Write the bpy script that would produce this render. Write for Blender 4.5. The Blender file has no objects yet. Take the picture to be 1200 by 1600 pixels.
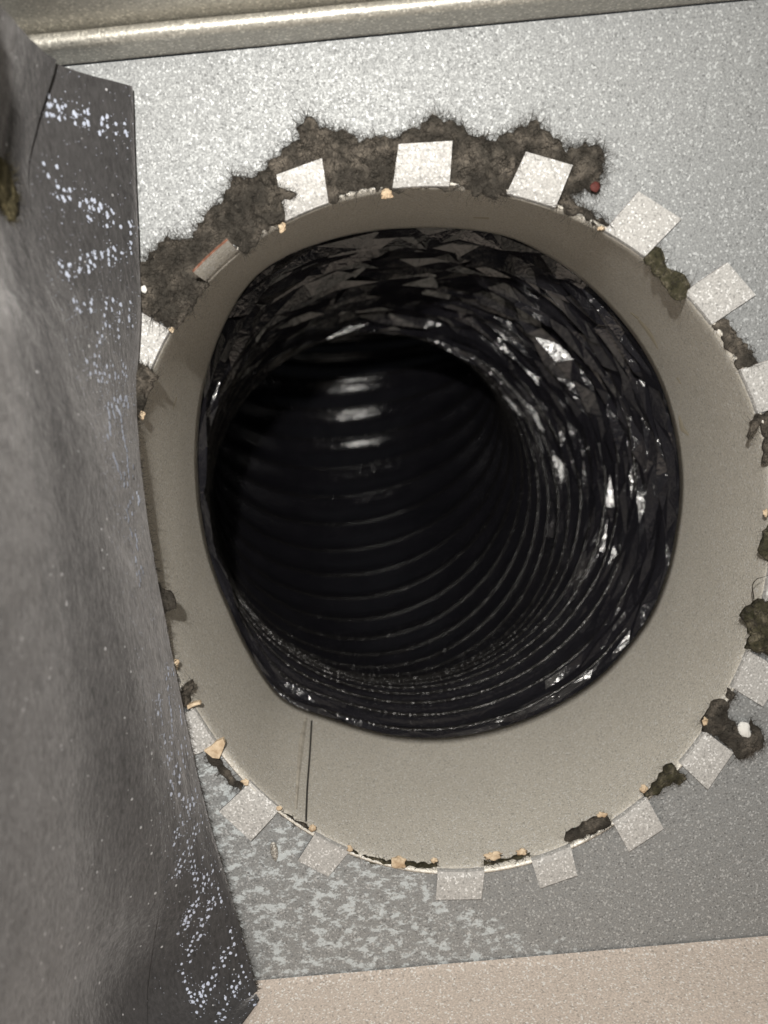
import bpy, bmesh, math, random
import numpy as np
from mathutils import Vector, Matrix, noise as mnoise
from mathutils.geometry import delaunay_2d_cdt
from mathutils.bvhtree import BVHTree

# ---------------------------------------------------------------- scene, camera, light
S = bpy.context.scene
COL = S.collection
random.seed(7)
RNG = np.random.default_rng(7)

F_PX = 1300.0                                    # focal length in photo pixels (photo 1200 x 1600)
def _rot(w):
    w = np.array(w, float); t = np.linalg.norm(w) + 1e-12; k = w / t
    K = np.array([[0, -k[2], k[1]], [k[2], 0, -k[0]], [-k[1], k[0], 0]])
    return np.eye(3) + math.sin(t) * K + (1 - math.cos(t)) * K @ K
ROLL = math.radians(5.3)
RY = np.array([[math.cos(ROLL), 0, math.sin(ROLL)], [0, 1, 0], [-math.sin(ROLL), 0, math.cos(ROLL)]])
CAM = RY @ np.array([-.0215, -.2465, .0541])
AX = (_rot([.1758, -.0086, 0]) @ np.array([[1, 0, 0], [0, 0, -1], [0, 1, 0]], float)) @ RY.T   # rows: right, down, forward
D = 0.0812                                       # collar depth
R0 = 0.1016                                      # collar radius (8 inch)

cam_d = bpy.data.cameras.new('camera'); cam = bpy.data.objects.new('camera', cam_d); COL.objects.link(cam)
cam_d.sensor_fit = 'VERTICAL'; cam_d.sensor_height = 36; cam_d.sensor_width = 27
cam_d.lens = F_PX / 1600 * 36
cam_d.clip_start = .005; cam_d.clip_end = 20
mw = Matrix.Identity(4)
for i in range(3):
    mw[i][0] = AX[0][i]; mw[i][1] = -AX[1][i]; mw[i][2] = -AX[2][i]; mw[i][3] = CAM[i]
cam.matrix_world = mw
cam_d.dof.use_dof = True; cam_d.dof.focus_distance = .27; cam_d.dof.aperture_fstop = 11.5
S.camera = cam

def ray(px, py):
    v = np.array([(px - 600) / F_PX, (py - 800) / F_PX, 1.0]) @ AX
    return v
def U(px, py, y=0.0):
    """pixel -> point on the plane Y = y (Y = 0 is the face of the plate)"""
    v = ray(px, py); t = (y - CAM[1]) / v[1]
    return CAM + t * v

world = bpy.data.worlds.new('World'); S.world = world; world.use_nodes = True
bg = world.node_tree.nodes['Background']; bg.inputs[0].default_value = (.62, .66, .72, 1); bg.inputs[1].default_value = .035

lp = U(460, 150, 0.0)
ld = bpy.data.lights.new('phone_flash', 'POINT'); ld.energy = 5.6; ld.shadow_soft_size = .0035; ld.color = (1, .965, .90)
lamp = bpy.data.objects.new('phone_flash', ld); COL.objects.link(lamp); lamp.location = (lp[0], -.30, lp[2])

S.view_settings.view_transform = 'Standard'; S.view_settings.look = 'None'
S.view_settings.exposure = 0; S.view_settings.gamma = 1; S.view_settings.use_curve_mapping = False
S.render.engine = 'CYCLES'; S.cycles.max_bounces = 6; S.cycles.glossy_bounces = 3; S.cycles.diffuse_bounces = 3

# ---------------------------------------------------------------- helpers
def mesh_obj(name, verts, faces, mat=None, parent=None, smooth=False, mats=None, midx=None):
    me = bpy.data.meshes.new(name)
    me.from_pydata([tuple(map(float, v)) for v in verts], [], [tuple(map(int, f)) for f in faces])
    for m in (mats or ([mat] if mat else [])): me.materials.append(m)
    if midx is not None: me.polygons.foreach_set('material_index', np.array(midx, dtype=np.int32))
    if smooth: me.polygons.foreach_set('use_smooth', [True] * len(me.polygons))
    me.validate(); me.update()
    o = bpy.data.objects.new(name, me); COL.objects.link(o)
    if parent: o.parent = parent
    return o
def empty(name, loc=(0, 0, 0)):
    o = bpy.data.objects.new(name, None); o.empty_display_size = .01; COL.objects.link(o); return o
def tag(o, label, cat, group=None, kind=None):
    o['label'] = label; o['category'] = cat
    if group: o['group'] = group
    if kind: o['kind'] = kind
    return o
def grid_faces(nu, nv, closed_u=False, off=0):
    f = []
    for j in range(nv - 1):
        for i in range(nu if closed_u else nu - 1):
            i2 = (i + 1) % nu
            f.append((off + j * nu + i, off + j * nu + i2, off + (j + 1) * nu + i2, off + (j + 1) * nu + i))
    return f

class NT:
    def __init__(s, name):
        s.m = bpy.data.materials.new(name); s.m.use_nodes = True; s.t = s.m.node_tree
        s.b = s.t.nodes['Principled BSDF']; s.n = s.t.nodes.new
        s.co = s.n('ShaderNodeTexCoord').outputs['Object']
    def link(s, a, b): s.t.links.new(a, b)
    def mapping(s, scale, rot=(0, 0, 0)):
        n = s.n('ShaderNodeMapping'); n.inputs['Scale'].default_value = scale; n.inputs['Rotation'].default_value = rot
        s.link(s.co, n.inputs['Vector']); return n.outputs[0]
    def noise(s, scale, detail=3, rough=.55, vec=None, dist=0):
        n = s.n('ShaderNodeTexNoise'); n.inputs['Scale'].default_value = scale; n.inputs['Detail'].default_value = detail
        n.inputs['Roughness'].default_value = rough; n.inputs['Distortion'].default_value = dist
        s.link(vec or s.co, n.inputs['Vector']); return n.outputs['Fac']
    def voro(s, scale, out='Distance', feature='F1', vec=None, rnd=1):
        n = s.n('ShaderNodeTexVoronoi'); n.feature = feature; n.inputs['Scale'].default_value = scale
        n.inputs['Randomness'].default_value = rnd
        s.link(vec or s.co, n.inputs['Vector']); return n.outputs[out]
    def ramp(s, fac, stops, interp='LINEAR'):
        n = s.n('ShaderNodeValToRGB'); n.color_ramp.interpolation = interp
        e = n.color_ramp.elements
        while len(e) < len(stops): e.new(.5)
        for el, (p, c) in zip(e, stops):
            el.position = p; el.color = (c, c, c, 1) if not isinstance(c, (tuple, list)) else (*c, 1)
        s.link(fac, n.inputs[0]); return n.outputs['Color']
    def mix(s, fac, a, b, mode='MIX'):
        n = s.n('ShaderNodeMix'); n.data_type = 'RGBA'; n.blend_type = mode
        for v, k in ((fac, 0), (a, 6), (b, 7)):
            if hasattr(v, 'is_output'): s.link(v, n.inputs[k])
            elif k == 0: n.inputs[0].default_value = v
            else: n.inputs[k].default_value = (v, v, v, 1) if not isinstance(v, (tuple, list)) else (*v, 1)
        return n.outputs[2]
    def math(s, op, a, b=0.0, clamp=False):
        n = s.n('ShaderNodeMath'); n.operation = op; n.use_clamp = clamp
        for k, v in ((0, a), (1, b)):
            if hasattr(v, 'is_output'): s.link(v, n.inputs[k])
            else: n.inputs[k].default_value = v
        return n.outputs[0]
    def bump(s, h, dist, strength=1, prev=None):
        n = s.n('ShaderNodeBump'); n.inputs['Distance'].default_value = dist; n.inputs['Strength'].default_value = strength
        s.link(h, n.inputs['Height'])
        if prev: s.link(prev, n.inputs['Normal'])
        return n.outputs[0]
    def set(s, **k):
        for key, v in k.items():
            i = s.b.inputs[key.replace('_', ' ')]
            if hasattr(v, 'is_output'): s.link(v, i)
            elif isinstance(v, (tuple, list)): i.default_value = (*v, 1)
            else: i.default_value = v
        return s.m

def galv(name, base, metallic=.75, rough=.42, tint=None, white=0.0, grain=900, bumpd=.00012, warm=0.0, spangle=.5):
    n = NT(name)
    g1 = n.noise(grain, 2, .6); g2 = n.noise(grain * .35, 3, .6); big = n.noise(14, 4, .6)
    vc = n.voro(grain * 1.1, 'Color')
    cell = n.n('ShaderNodeSeparateColor'); n.link(vc, cell.inputs[0])
    c = n.mix(n.ramp(g1, [(.3, 0.0), (.7, 1.0)]), tuple(x * .72 for x in base), tuple(min(1, x * 1.22) for x in base))
    c = n.mix(n.ramp(big, [(.35, 0.0), (.7, .35)]), c, tuple(x * .8 for x in base))
    fleck = n.math('GREATER_THAN', cell.outputs[2], .90); c = n.mix(n.math('MULTIPLY', fleck, .55), c, tuple(min(1, x * 1.9) for x in base))
    pit = n.math('LESS_THAN', cell.outputs[2], .05); c = n.mix(n.math('MULTIPLY', pit, .5), c, tuple(x * .4 for x in base))
    if white:                                    # white oxidation blotches, streaked along the rolling direction
        m1 = n.noise(270, 7, .75, n.mapping((.75, 1, 1.2)))
        zone = n.noise(11, 2, .5)
        sp = n.n('ShaderNodeSeparateXYZ'); n.link(n.co, sp.inputs[0])
        low = n.math('ADD', n.math('MULTIPLY', n.math('ADD', sp.outputs['Z'], .115), -9.0), n.math('MULTIPLY', n.math('ADD', sp.outputs['X'], .02), -5.5))
        low = n.math('MULTIPLY', n.math('ADD', low, n.math('MULTIPLY', n.math('SUBTRACT', zone, .5), 1.2)), 1.0)
        th = n.math('ADD', m1, n.math('MINIMUM', n.math('MAXIMUM', low, -.125), .012))
        mask = n.ramp(th, [(.525, 0.0), (.575, 1.0)])
        c = n.mix(n.math('MULTIPLY', mask, white), c, (.60, .65, .67))
        n.set(Metallic=n.math('SUBTRACT', metallic, n.math('MULTIPLY', mask, metallic * .9)))
    else:
        n.set(Metallic=metallic)
    rr = n.math('ADD', n.math('MULTIPLY', cell.outputs[0], .22), n.math('ADD', n.math('MULTIPLY', g2, .2), rough - .2))
    hgt = n.math('ADD', n.math('MULTIPLY', g2, 1.4), n.math('ADD', n.math('MULTIPLY', g1, .8), n.math('MULTIPLY', cell.outputs[1], spangle))); b = n.bump(hgt, bumpd, 1)
    return n.set(Base_Color=c, Roughness=rr, Normal=b)

M = {}
M['plate'] = galv('galvanized_plate', (.38, .39, .395), metallic=.64, rough=.66, white=.72, grain=1700, bumpd=.00009)
M['tab'] = galv('galvanized_tab', (.56, .55, .535), metallic=.4, rough=.72, grain=1700, bumpd=.00006)
M['collar'] = galv('galvanized_collar', (.76, .72, .645), metallic=.25, rough=.5, grain=2000, bumpd=.00005, spangle=.3)
M['top'] = galv('galvanized_top', (.50, .48, .43), metallic=.6, rough=.46, grain=1600, bumpd=.00008)
M['bottom'] = galv('tan_sheet_metal', (.68, .59, .52), metallic=.25, rough=.6, grain=1500, bumpd=.00006)
n = NT('rusty_cut_edge'); r = n.noise(900, 3)
M['rust'] = n.set(Base_Color=n.ramp(r, [(.35, (.10, .035, .018)), (.6, (.20, .085, .05)), (.75, (.26, .21, .18))]), Roughness=.8, Metallic=.1)

n = NT('black_film')
w1 = n.noise(260, 4, .55, None, 1.2); w2 = n.noise(1100, 2, .5)
M['film'] = n.set(Base_Color=n.mix(n.noise(60, 3), (.009, .009, .012), (.024, .023, .028)),
                  Roughness=n.math('ADD', n.math('MULTIPLY', w1, .22), .03), Specular_IOR_Level=.8,
                  Normal=n.bump(n.math('ADD', w1, n.math('MULTIPLY', w2, .03)), .00048, .8))
n = NT('black_film_over_wire')
M['wirefilm'] = n.set(Base_Color=(.014, .013, .013), Roughness=.17, Specular_IOR_Level=.6, Normal=n.bump(n.noise(420, 3, .6), .0010, .8))

def liner_mat(name, base):
    n = NT(name)
    f1 = n.noise(950, 4, .68, n.mapping((1, 1, .42))); f2 = n.noise(60, 4, .6); f3 = n.noise(1500, 2, .6)
    c = n.mix(n.ramp(f1, [(.3, 0.0), (.72, 1.0)]), tuple(x * .62 for x in base), tuple(x * 1.45 for x in base))
    c = n.mix(n.ramp(f2, [(.35, 0.0), (.75, .5)]), c, tuple(x * 1.35 for x in base))
    dv = n.voro(520, 'Distance'); dc = dv.node.outputs['Color']
    sc = n.n('ShaderNodeSeparateColor'); n.link(dc, sc.inputs[0])
    size = n.math('MULTIPLY', n.math('POWER', sc.outputs[0], 9.0), .24)
    spk = n.math('LESS_THAN', dv, size)
    c = n.mix(spk, c, (.50, .50, .52))
    pits = n.ramp(n.noise(300, 2, .5, n.mapping((1, 1, .4))), [(.27, 1.0), (.33, 0.0)])
    c = n.mix(n.math('MULTIPLY', pits, .5), c, tuple(x * .35 for x in base))
    b = n.bump(n.math('ADD', f1, n.math('MULTIPLY', f3, .3)), .0004, .7)
    return n.set(Base_Color=c, Roughness=.82, Specular_IOR_Level=.25, Sheen_Weight=n.ramp(n.math('ADD', n.math('MULTIPLY', f1, .7), n.math('MULTIPLY', f2, .3)), [(.36, .50), (.62, 1.0)]), Sheen_Roughness=.36, Sheen_Tint=(.75, .73, .73), Normal=b)
M['liner'] = liner_mat('black_liner_facing', (.050, .048, .049))
n = NT('white_ink'); M['ink'] = n.set(Base_Color=n.mix(n.noise(900, 3), (.45, .50, .64), (.68, .72, .84)), Roughness=.7)
n = NT('dark_wool'); c1 = n.noise(130, 5, .65); c2 = n.noise(900, 3, .7)
M['wool'] = n.set(Base_Color=n.mix(n.ramp(c2, [(.3, 0.0), (.7, .6)]), n.ramp(c1, [(.3, (.022, .020, .017)), (.48, (.06, .053, .044)), (.64, (.2, .172, .142))]), (.07, .064, .056)), Roughness=1, Specular_IOR_Level=.1, Normal=n.bump(c2, .0009, .9))
n = NT('dark_fibre'); n_oi = n.noise(380, 2)
M['fibre'] = n.set(Base_Color=n.ramp(n_oi, [(.3, (.018, .016, .013)), (.55, (.055, .048, .04)), (.75, (.15, .13, .11))]), Roughness=.7, Specular_IOR_Level=.25)
n = NT('green_brown_wool'); c1 = n.noise(300, 5, .65)
M['wool_green'] = n.set(Base_Color=n.ramp(c1, [(.3, (.02, .02, .012)), (.52, (.06, .055, .035)), (.72, (.2, .175, .13))]), Roughness=1, Specular_IOR_Level=.1, Normal=n.bump(c1, .0008, .9))
n = NT('yellow_glass_fibre'); c1 = n.noise(330, 5, .7, n.mapping((1, 1, .5)))
M['yellow'] = n.set(Base_Color=n.ramp(c1, [(.3, (.02, .018, .012)), (.52, (.09, .078, .045)), (.7, (.34, .29, .17))]), Roughness=1, Specular_IOR_Level=.1, Normal=n.bump(c1, .0012, .9))
n = NT('tan_adhesive'); c1 = n.noise(420, 4)
M['tan'] = n.set(Base_Color=n.ramp(c1, [(.3, (.44, .31, .19)), (.65, (.74, .60, .43))]), Roughness=.7, Normal=n.bump(c1, .0004, .8))
n = NT('red_rubber'); M['red'] = n.set(Base_Color=(.10, .022, .017), Roughness=.75)
n = NT('dark_grime'); c1 = n.noise(200, 5, .7, n.mapping((1, 1, .3)))
M['grime'] = n.set(Base_Color=n.ramp(c1, [(.35, (.34, .31, .265)), (.65, (.60, .56, .49))]), Roughness=.8)
n = NT('dark_seam'); M['seam'] = n.set(Base_Color=(.05, .045, .04), Roughness=.8)
n = NT('zinc_pin'); c1 = n.voro(1600)
M['pin'] = n.set(Base_Color=n.ramp(c1, [(.1, (.75, .73, .68)), (.6, (.3, .28, .25))]), Metallic=.4, Roughness=.4, Normal=n.bump(c1, .0003, 1))
n = NT('pale_scuff'); M['scuff'] = n.set(Base_Color=n.mix(n.noise(500, 4), (.42, .38, .29), (.58, .52, .42)), Roughness=.8)
n = NT('white_fluff'); M['fluff'] = n.set(Base_Color=(.78, .77, .74), Roughness=.9)

# ---------------------------------------------------------------- hole and collar outlines (measured on the photo)
near_px = [(445,347),(517,325),(615,304),(702,301),(790,310),(865,330),(945,360),(1006,403),(1073,453),(1111,508),(1151,580),(1182,647),(1194,727),(1196,800),(1190,930),(1168,1016),(1137,1071),(1103,1143),(1062,1192),(1010,1245),(956,1282),(890,1318),(828,1336),(756,1350),(684,1347),(547,1326),(492,1302),(434,1268),(382,1230),(345,1158),(313,1101),(293,1062),(268,518),(235,583),(325,440),(372,390)]
far_px = [(650,357),(720,358),(800,372),(850,397),(900,430),(955,483),(1000,540),(1032,600),(1050,660),(1060,720),(1062,770),(1055,830),(1040,900),(1015,962),(980,1010),(935,1058),(880,1095),(825,1122),(760,1142),(700,1152),(650,1152),(605,1147),(560,1135),(515,1120),(470,1106),(440,1090),(415,1058),(388,1012),(360,950),(335,890),(318,820),(310,750),(310,680),(320,600),(345,520),(370,470),(400,430),(450,398),(500,380),(570,363)]
def polar(pxs, y):
    p = np.array([U(a, b, y) for a, b in pxs]); return np.arctan2(p[:, 2], p[:, 0]), np.hypot(p[:, 0], p[:, 2])
th, rr = polar(near_px, 0)
A = lambda t: np.stack([np.ones_like(t)] + [f(k * t) for k in (1, 2, 3) for f in (np.cos, np.sin)], -1)
co = np.linalg.lstsq(A(th).T @ A(th) + np.diag([0] + [.05] * 2 + [.1] * 2 + [.6] * 2), A(th).T @ rr, rcond=None)[0]
r_near = lambda t: A(np.asarray(t, float)) @ co
tf, rf = polar(far_px, D); o_ = np.argsort(tf); tf, rf = tf[o_], rf[o_]
def r_far(t):
    t = (np.asarray(t, float) + np.pi) % (2 * np.pi) - np.pi
    acc = 0
    for k, w in ((-.05, .25), (0, .5), (.05, .25)):
        acc = acc + w * np.interp(t + k, np.r_[tf - 2 * np.pi, tf, tf + 2 * np.pi], np.r_[rf, rf, rf])
    return acc

# ---------------------------------------------------------------- plate with the round hole
zt = float(np.mean([U(130, 107)[2], U(600, 54)[2], U(1120, 2)[2]])); zb = float(np.mean([U(405, 1530)[2], U(1200, 1465)[2]]))
X0, X1 = -.155, .165
NT_ = 240
ths = np.sort(np.r_[np.linspace(-np.pi, np.pi, NT_, endpoint=False), [math.atan2(z, x) for x in (X0, X1) for z in (zb, zt)]])
hole = r_near(ths) + .0016 + .0005 * np.sin(ths * 7 + 1)
def rect_r(t):
    c, s = math.cos(t), math.sin(t); v = 9
    if c > 1e-9: v = min(v, X1 / c)
    if c < -1e-9: v = min(v, X0 / c)
    if s > 1e-9: v = min(v, zt / s)
    if s < -1e-9: v = min(v, zb / s)
    return v
outr = np.array([rect_r(t) for t in ths])
rings = []
for k in np.linspace(0, 1, 5):
    r_ = hole * (1 - k) + outr * k; rings.append(np.stack([r_ * np.cos(ths), np.zeros_like(r_), r_ * np.sin(ths)], -1))
nth = len(ths)
fv = np.concatenate(rings); bv = fv + np.array([0, .0009, 0])
faces = grid_faces(nth, 5, True); nb = len(fv)
faces = [f[::-1] for f in faces] + [tuple(i + nb for i in f) for f in faces]
for i in range(nth):
    j = (i + 1) % nth
    faces.append((i, j, j + nb, i + nb)); faces.append((4 * nth + j, 4 * nth + i, 4 * nth + i + nb, 4 * nth + j + nb))
plate = mesh_obj('metal_plate', np.concatenate([fv, bv]), faces, M['plate'])
tag(plate, 'upright galvanized steel plate with a large round hole and white oxidation blotches', 'metal plate')

# ---------------------------------------------------------------- top wall with its folded lip, bottom wall
w_lip = .0125
def extrude_x(name, prof, x0, x1, mat, parent=None, nx=24, smooth=True, wob=.00015):
    xs = np.linspace(x0, x1, nx); v = []
    for x in xs:
        for (y, z) in prof:
            v.append((x, y + wob * mnoise.noise((x * 40, y * 30, 1)), z + wob * mnoise.noise((x * 40, y * 30, 5))))
    m = len(prof); f = []
    for i in range(nx - 1):
        for j in range(m - 1): f.append((i * m + j, i * m + j + 1, (i + 1) * m + j + 1, (i + 1) * m + j))
    f.append(tuple(range(m))); f.append(tuple(range((nx - 1) * m, nx * m))[::-1])
    # close
    for i in range(nx - 1): f.append((i * m + m - 1, i * m, (i + 1) * m, (i + 1) * m + m - 1))
    o = mesh_obj(name, v, f, mat, parent, smooth)
    md = o.modifiers.new('split', 'EDGE_SPLIT'); md.split_angle = math.radians(40)
    return o
top = empty('top_duct_wall'); top.location = (0, 0, zt)
zl = 0.0
lip = [(.0, 0.0004), (-w_lip + .002, 0.0004)]
for a in np.linspace(0, math.pi * .95, 9):                                  # rounded hem
    lip.append((-w_lip + .002 - .0021 * math.sin(a), .0025 - .0021 * math.cos(a)))
lip += [(-w_lip + .003, .0048), (.0, .0048)]
extrude_x('folded_lip', lip, X0, X1, M['top'], top)
extrude_x('wall_panel', [(-.0, .0052), (-.0115, .0052), (-.0145, .0058), (-.20, .0062), (-.20, .0074), (0, .0074)], X0, X1, M['top'], top)
tag(top, 'galvanized top duct wall with a rounded folded lip along the plate', 'duct wall')
bot = extrude_x('bottom_duct_wall', [(.0, zb), (-.0006, zb + .0006), (-.0022, zb + .0002), (-.004, zb - .0004), (-.19, zb - .0004), (-.19, zb - .0016), (0, zb - .0016)], X0, X1, M['bottom'])
tag(bot, 'tan sheet metal floor of the duct below the plate', 'duct wall')

# ---------------------------------------------------------------- collar: sleeve, tabs, seam
collar = empty('starter_collar'); tag(collar, 'round galvanized starter collar with bent tabs around its mouth', 'duct collar')
NS = 300; t = np.linspace(-np.pi, np.pi, NS, endpoint=False)
V = []
ys = [-.0006, .0, .0008, .002] + list(np.linspace(.006, D, 14))
def sleeve_pt(tt, y):
    k = min(1, max(0, y / D)); kk = k ** 1.0
    r_ = r_near(tt) * (1 - kk) + r_far(tt) * kk
    return r_
for y in ys:
    r_ = sleeve_pt(t, y)
    r_ = r_ + (.0007 * max(0, 1 - y / .002) ** 2)
    wob = np.array([.0003 * mnoise.noise((math.cos(a) * 3, math.sin(a) * 3, y * 30)) for a in t]) * min(1, y / .01 if y > 0 else 0) * (1 if y < D - .001 else 0)
    V.append(np.stack([(r_ + wob) * np.cos(t), np.full(NS, y), (r_ + wob) * np.sin(t)], -1))
ni = len(ys)
inner = np.concatenate(V)
outer = inner * np.array([1, 1, 1]) + np.stack([np.tile(np.cos(t), ni), np.zeros(NS * ni), np.tile(np.sin(t), ni)], -1) * .0006
fs = grid_faces(NS, ni, True); nb = len(inner)
fs = fs + [tuple(i + nb for i in f[::-1]) for f in fs]
for i in range(NS):
    j = (i + 1) % NS
    fs.append((i, i + nb, j + nb, j)); q = (ni - 1) * NS; fs.append((q + i, q + j, q + j + nb, q + i + nb))
mesh_obj('sleeve', np.concatenate([inner, outer]), fs, M['collar'], collar, True)

# tabs: inner_a, inner_b (bend line), outer_b, outer_a in photo pixels, height of the outer end, rusty edge?
TABS = [
 ((445,350),(517,327),(503,247),(432,273), .0030, 1), ((615,305),(702,302),(707,220),(623,225), .0030, 1),
 ((790,310),(865,332),(895,258),(822,237), .0030, 1), ((945,360),(1006,403),(1065,342),(998,299), .0012, 1),
 ((1073,453),(1111,508),(1181,461),(1137,410), .0012, 1), ((1151,580),(1182,647),(1262,622),(1222,556), .0012, 1),
 ((1193,727),(1197,800),(1275,800),(1270,727), .0013, 0), ((1190,880),(1180,945),(1262,968),(1270,895), .0013, 0),
 ((1168,1016),(1137,1071),(1192,1104),(1228,1050), .0013, 0),
 ((1103,1143),(1062,1192),(1106,1234),(1146,1176), .0023, 0), ((1010,1245),(956,1282),(983,1331),(1037,1295), .0023, 0),
 ((890,1318),(828,1336),(844,1388),(902,1368), .0023, 0), ((756,1350),(684,1347),(681,1406),(752,1405), .0023, 0),
 ((547,1326),(492,1302),(465,1345),(513,1370), .0011, 0), ((434,1268),(382,1230),(342,1268),(392,1314), .0023, 0),
 ((345,1158),(313,1101),(248,1130),(284,1190), .0013, 0), ((293,1062),(268,1015),(205,1030),(228,1085), .0012, 0),
 ((268,518),(235,583),(170,545),(206,478), .0016, 1), ((222,650),(208,722),(138,708),(152,636), .0013, 0), ((208,800),(216,870),(146,880),(138,800), .0013, 0),
]
def make_tab(a, b, c, d, h, rust):
    P = [U(*p, -.0008) for p in (a, b)] + [U(*p, -h) for p in (c, d)]
    nu, ks = 4, [0, .05, .12, .3, .65, 1.0]
    front = []
    for k in ks:
        for u in np.linspace(0, 1, nu):
            pi = P[0] * (1 - u) + P[1] * u; po = P[3] * (1 - u) + P[2] * u
            tt = math.atan2(pi[2], pi[0]); rn = r_near(np.array([tt]))[0]
            if k == 0: p = np.array([(rn + .0003) * math.cos(tt), .0012, (rn + .0003) * math.sin(tt)])
            elif k == .05: p = np.array([(rn + .0004) * math.cos(tt), -.0003, (rn + .0004) * math.sin(tt)])
            else:
                base = pi if math.hypot(pi[0], pi[2]) > rn + .0006 else pi * np.array([(rn + .0006) / math.hypot(pi[0], pi[2]), 1, (rn + .0006) / math.hypot(pi[0], pi[2])])
                kk = (k - .12) / .88
                p = base * (1 - kk) + po * kk; p[1] = -.0010 - (h - .0010) * kk ** (.5 if h > .002 else 1)
            front.append(p)
    front = np.array(front); th_ = .00055
    # thickness outward from the viewer: +y on the flat, +r at the root
    offs = np.zeros_like(front); offs[:, 1] = th_
    for i in range(nu * 2):
        rdir = front[i] * np.array([1, 0, 1]); rdir /= np.linalg.norm(rdir); offs[i] = rdir * th_
    back = front + offs; N = len(front); nk = len(ks)
    f = grid_faces(nu, nk); mi = [0] * len(f)
    fb = [tuple(i + N for i in q[::-1]) for q in f]; mi += [0] * len(fb)
    fe = []
    for j in range(nk - 1):
        fe.append((j * nu, (j + 1) * nu, (j + 1) * nu + N, j * nu + N)); q = nu - 1
        fe.append((j * nu + q, j * nu + q + N, (j + 1) * nu + q + N, (j + 1) * nu + q))
    for i in range(nu - 1):
        q = (nk - 1) * nu; fe.append((q + i, q + i + 1, q + i + 1 + N, q + i + N))
    o = mesh_obj('tab', np.concatenate([front, back]), f + fb + fe, None, collar, False, [M['tab'], M['rust'] if rust else M['seam']], mi + [1] * len(fe))
    return o
for T in TABS: make_tab(*T)
# the one tab left standing straight toward the room
P = [U(325, 443, 0), U(371, 390, 0)]
fr = []
for k, yy in enumerate(np.linspace(.001, -.0105, 5)):
    for u in np.linspace(0, 1, 4):
        p = P[0] * (1 - u) + P[1] * u; tt = math.atan2(p[2], p[0]); rn = r_near(np.array([tt]))[0] + .0004 + .0022 * (k / 4) ** 1.6
        fr.append((rn * math.cos(tt), yy, rn * math.sin(tt)))
fr = np.array(fr); bk = fr + fr * np.array([1, 0, 1]) / np.linalg.norm(fr * np.array([1, 0, 1]), axis=1)[:, None] * .0006
f = grid_faces(4, 5); N = len(fr); mi = [0] * len(f) * 2; fe = [(16, 17, 17 + N, 16 + N), (17, 18, 18 + N, 17 + N), (18, 19, 19 + N, 18 + N)]
for j in range(4): fe += [(j * 4, j * 4 + N, j * 4 + 4 + N, j * 4 + 4), (j * 4 + 3, j * 4 + 7, j * 4 + 7 + N, j * 4 + 3 + N)]
o = mesh_obj('tab', np.concatenate([fr, bk]), f + [tuple(i + N for i in q[::-1]) for q in f] + fe, None, collar, False, [M['collar'], M['rust']], mi + [1] * len(fe))
o['label'] = 'tab left standing straight instead of folded flat'

# lap seam, stain and scuffs on the sleeve (a strip that follows the inner wall)
_sleeve = collar.children[0]
def bvh_of(o):
    me = o.data; return BVHTree.FromPolygons([v.co.copy() for v in me.vertices], [tuple(p.vertices) for p in me.polygons])
SLEEVE_BVH = bvh_of(_sleeve)
def hit(bvh, px, py):
    v = Vector(ray(px, py)).normalized(); loc, nor, i, dist = bvh.ray_cast(Vector(CAM), v)
    if loc is None: return None, None
    if nor.dot(v) > 0: nor = -nor
    return loc, nor
def ribbon(name, pts, widths, bvh, mat, parent, lift=.0002, nstep=14):
    """strip laid on a surface along a photo polyline; widths in pixels"""
    pts = np.array(pts, float); seg = np.r_[0, np.cumsum(np.hypot(*np.diff(pts, axis=0).T))]
    s = np.linspace(0, seg[-1], nstep); c = np.stack([np.interp(s, seg, pts[:, 0]), np.interp(s, seg, pts[:, 1])], -1)
    w = np.interp(s, seg, widths); tg = np.gradient(c, axis=0); tg /= np.linalg.norm(tg, axis=1)[:, None]; nn = np.stack([-tg[:, 1], tg[:, 0]], -1)
    v, fcs = [], []
    for i in range(nstep):
        for sgn in (-1, 0, 1):
            q = c[i] + nn[i] * sgn * w[i] / 2; loc, nor = hit(bvh, *q)
            if loc is None: loc, nor = hit(bvh, *c[i])
            if loc is None: return None
            v.append(loc + nor * (lift * (1 if sgn == 0 else .25)))
    fcs = grid_faces(3, nstep)
    return mesh_obj(name, v, fcs, mat, parent)
# lap of the sleeve: a wider strip ending in a dark line
lap = ribbon('lap_seam', [(487,1126),(484,1180),(480,1230),(478,1284)], [3, 3, 3, 3.4], SLEEVE_BVH, M['seam'], collar, .00015)
ribbon('grime_streak', [(478,1122),(471,1160),(466,1210),(462,1265)], [5, 9, 6, 4], SLEEVE_BVH, M['grime'], collar, .0003)
for pts, w in (([(998,500),(1015,520),(1028,545)], [4, 7, 2]), ([(985,488),(998,498)], [2, 4]), ([(1061,650),(1066,670),(1076,680)], [2, 8, 3]), ([(1058,590),(1064,600)], [3, 2]), ([(740,340),(764,341)], [2, 3]), ([(270,640),(276,620)], [1, 2])):
    ribbon('scuff', pts, w, SLEEVE_BVH, M['scuff'], collar, .0001, 6)

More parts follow.
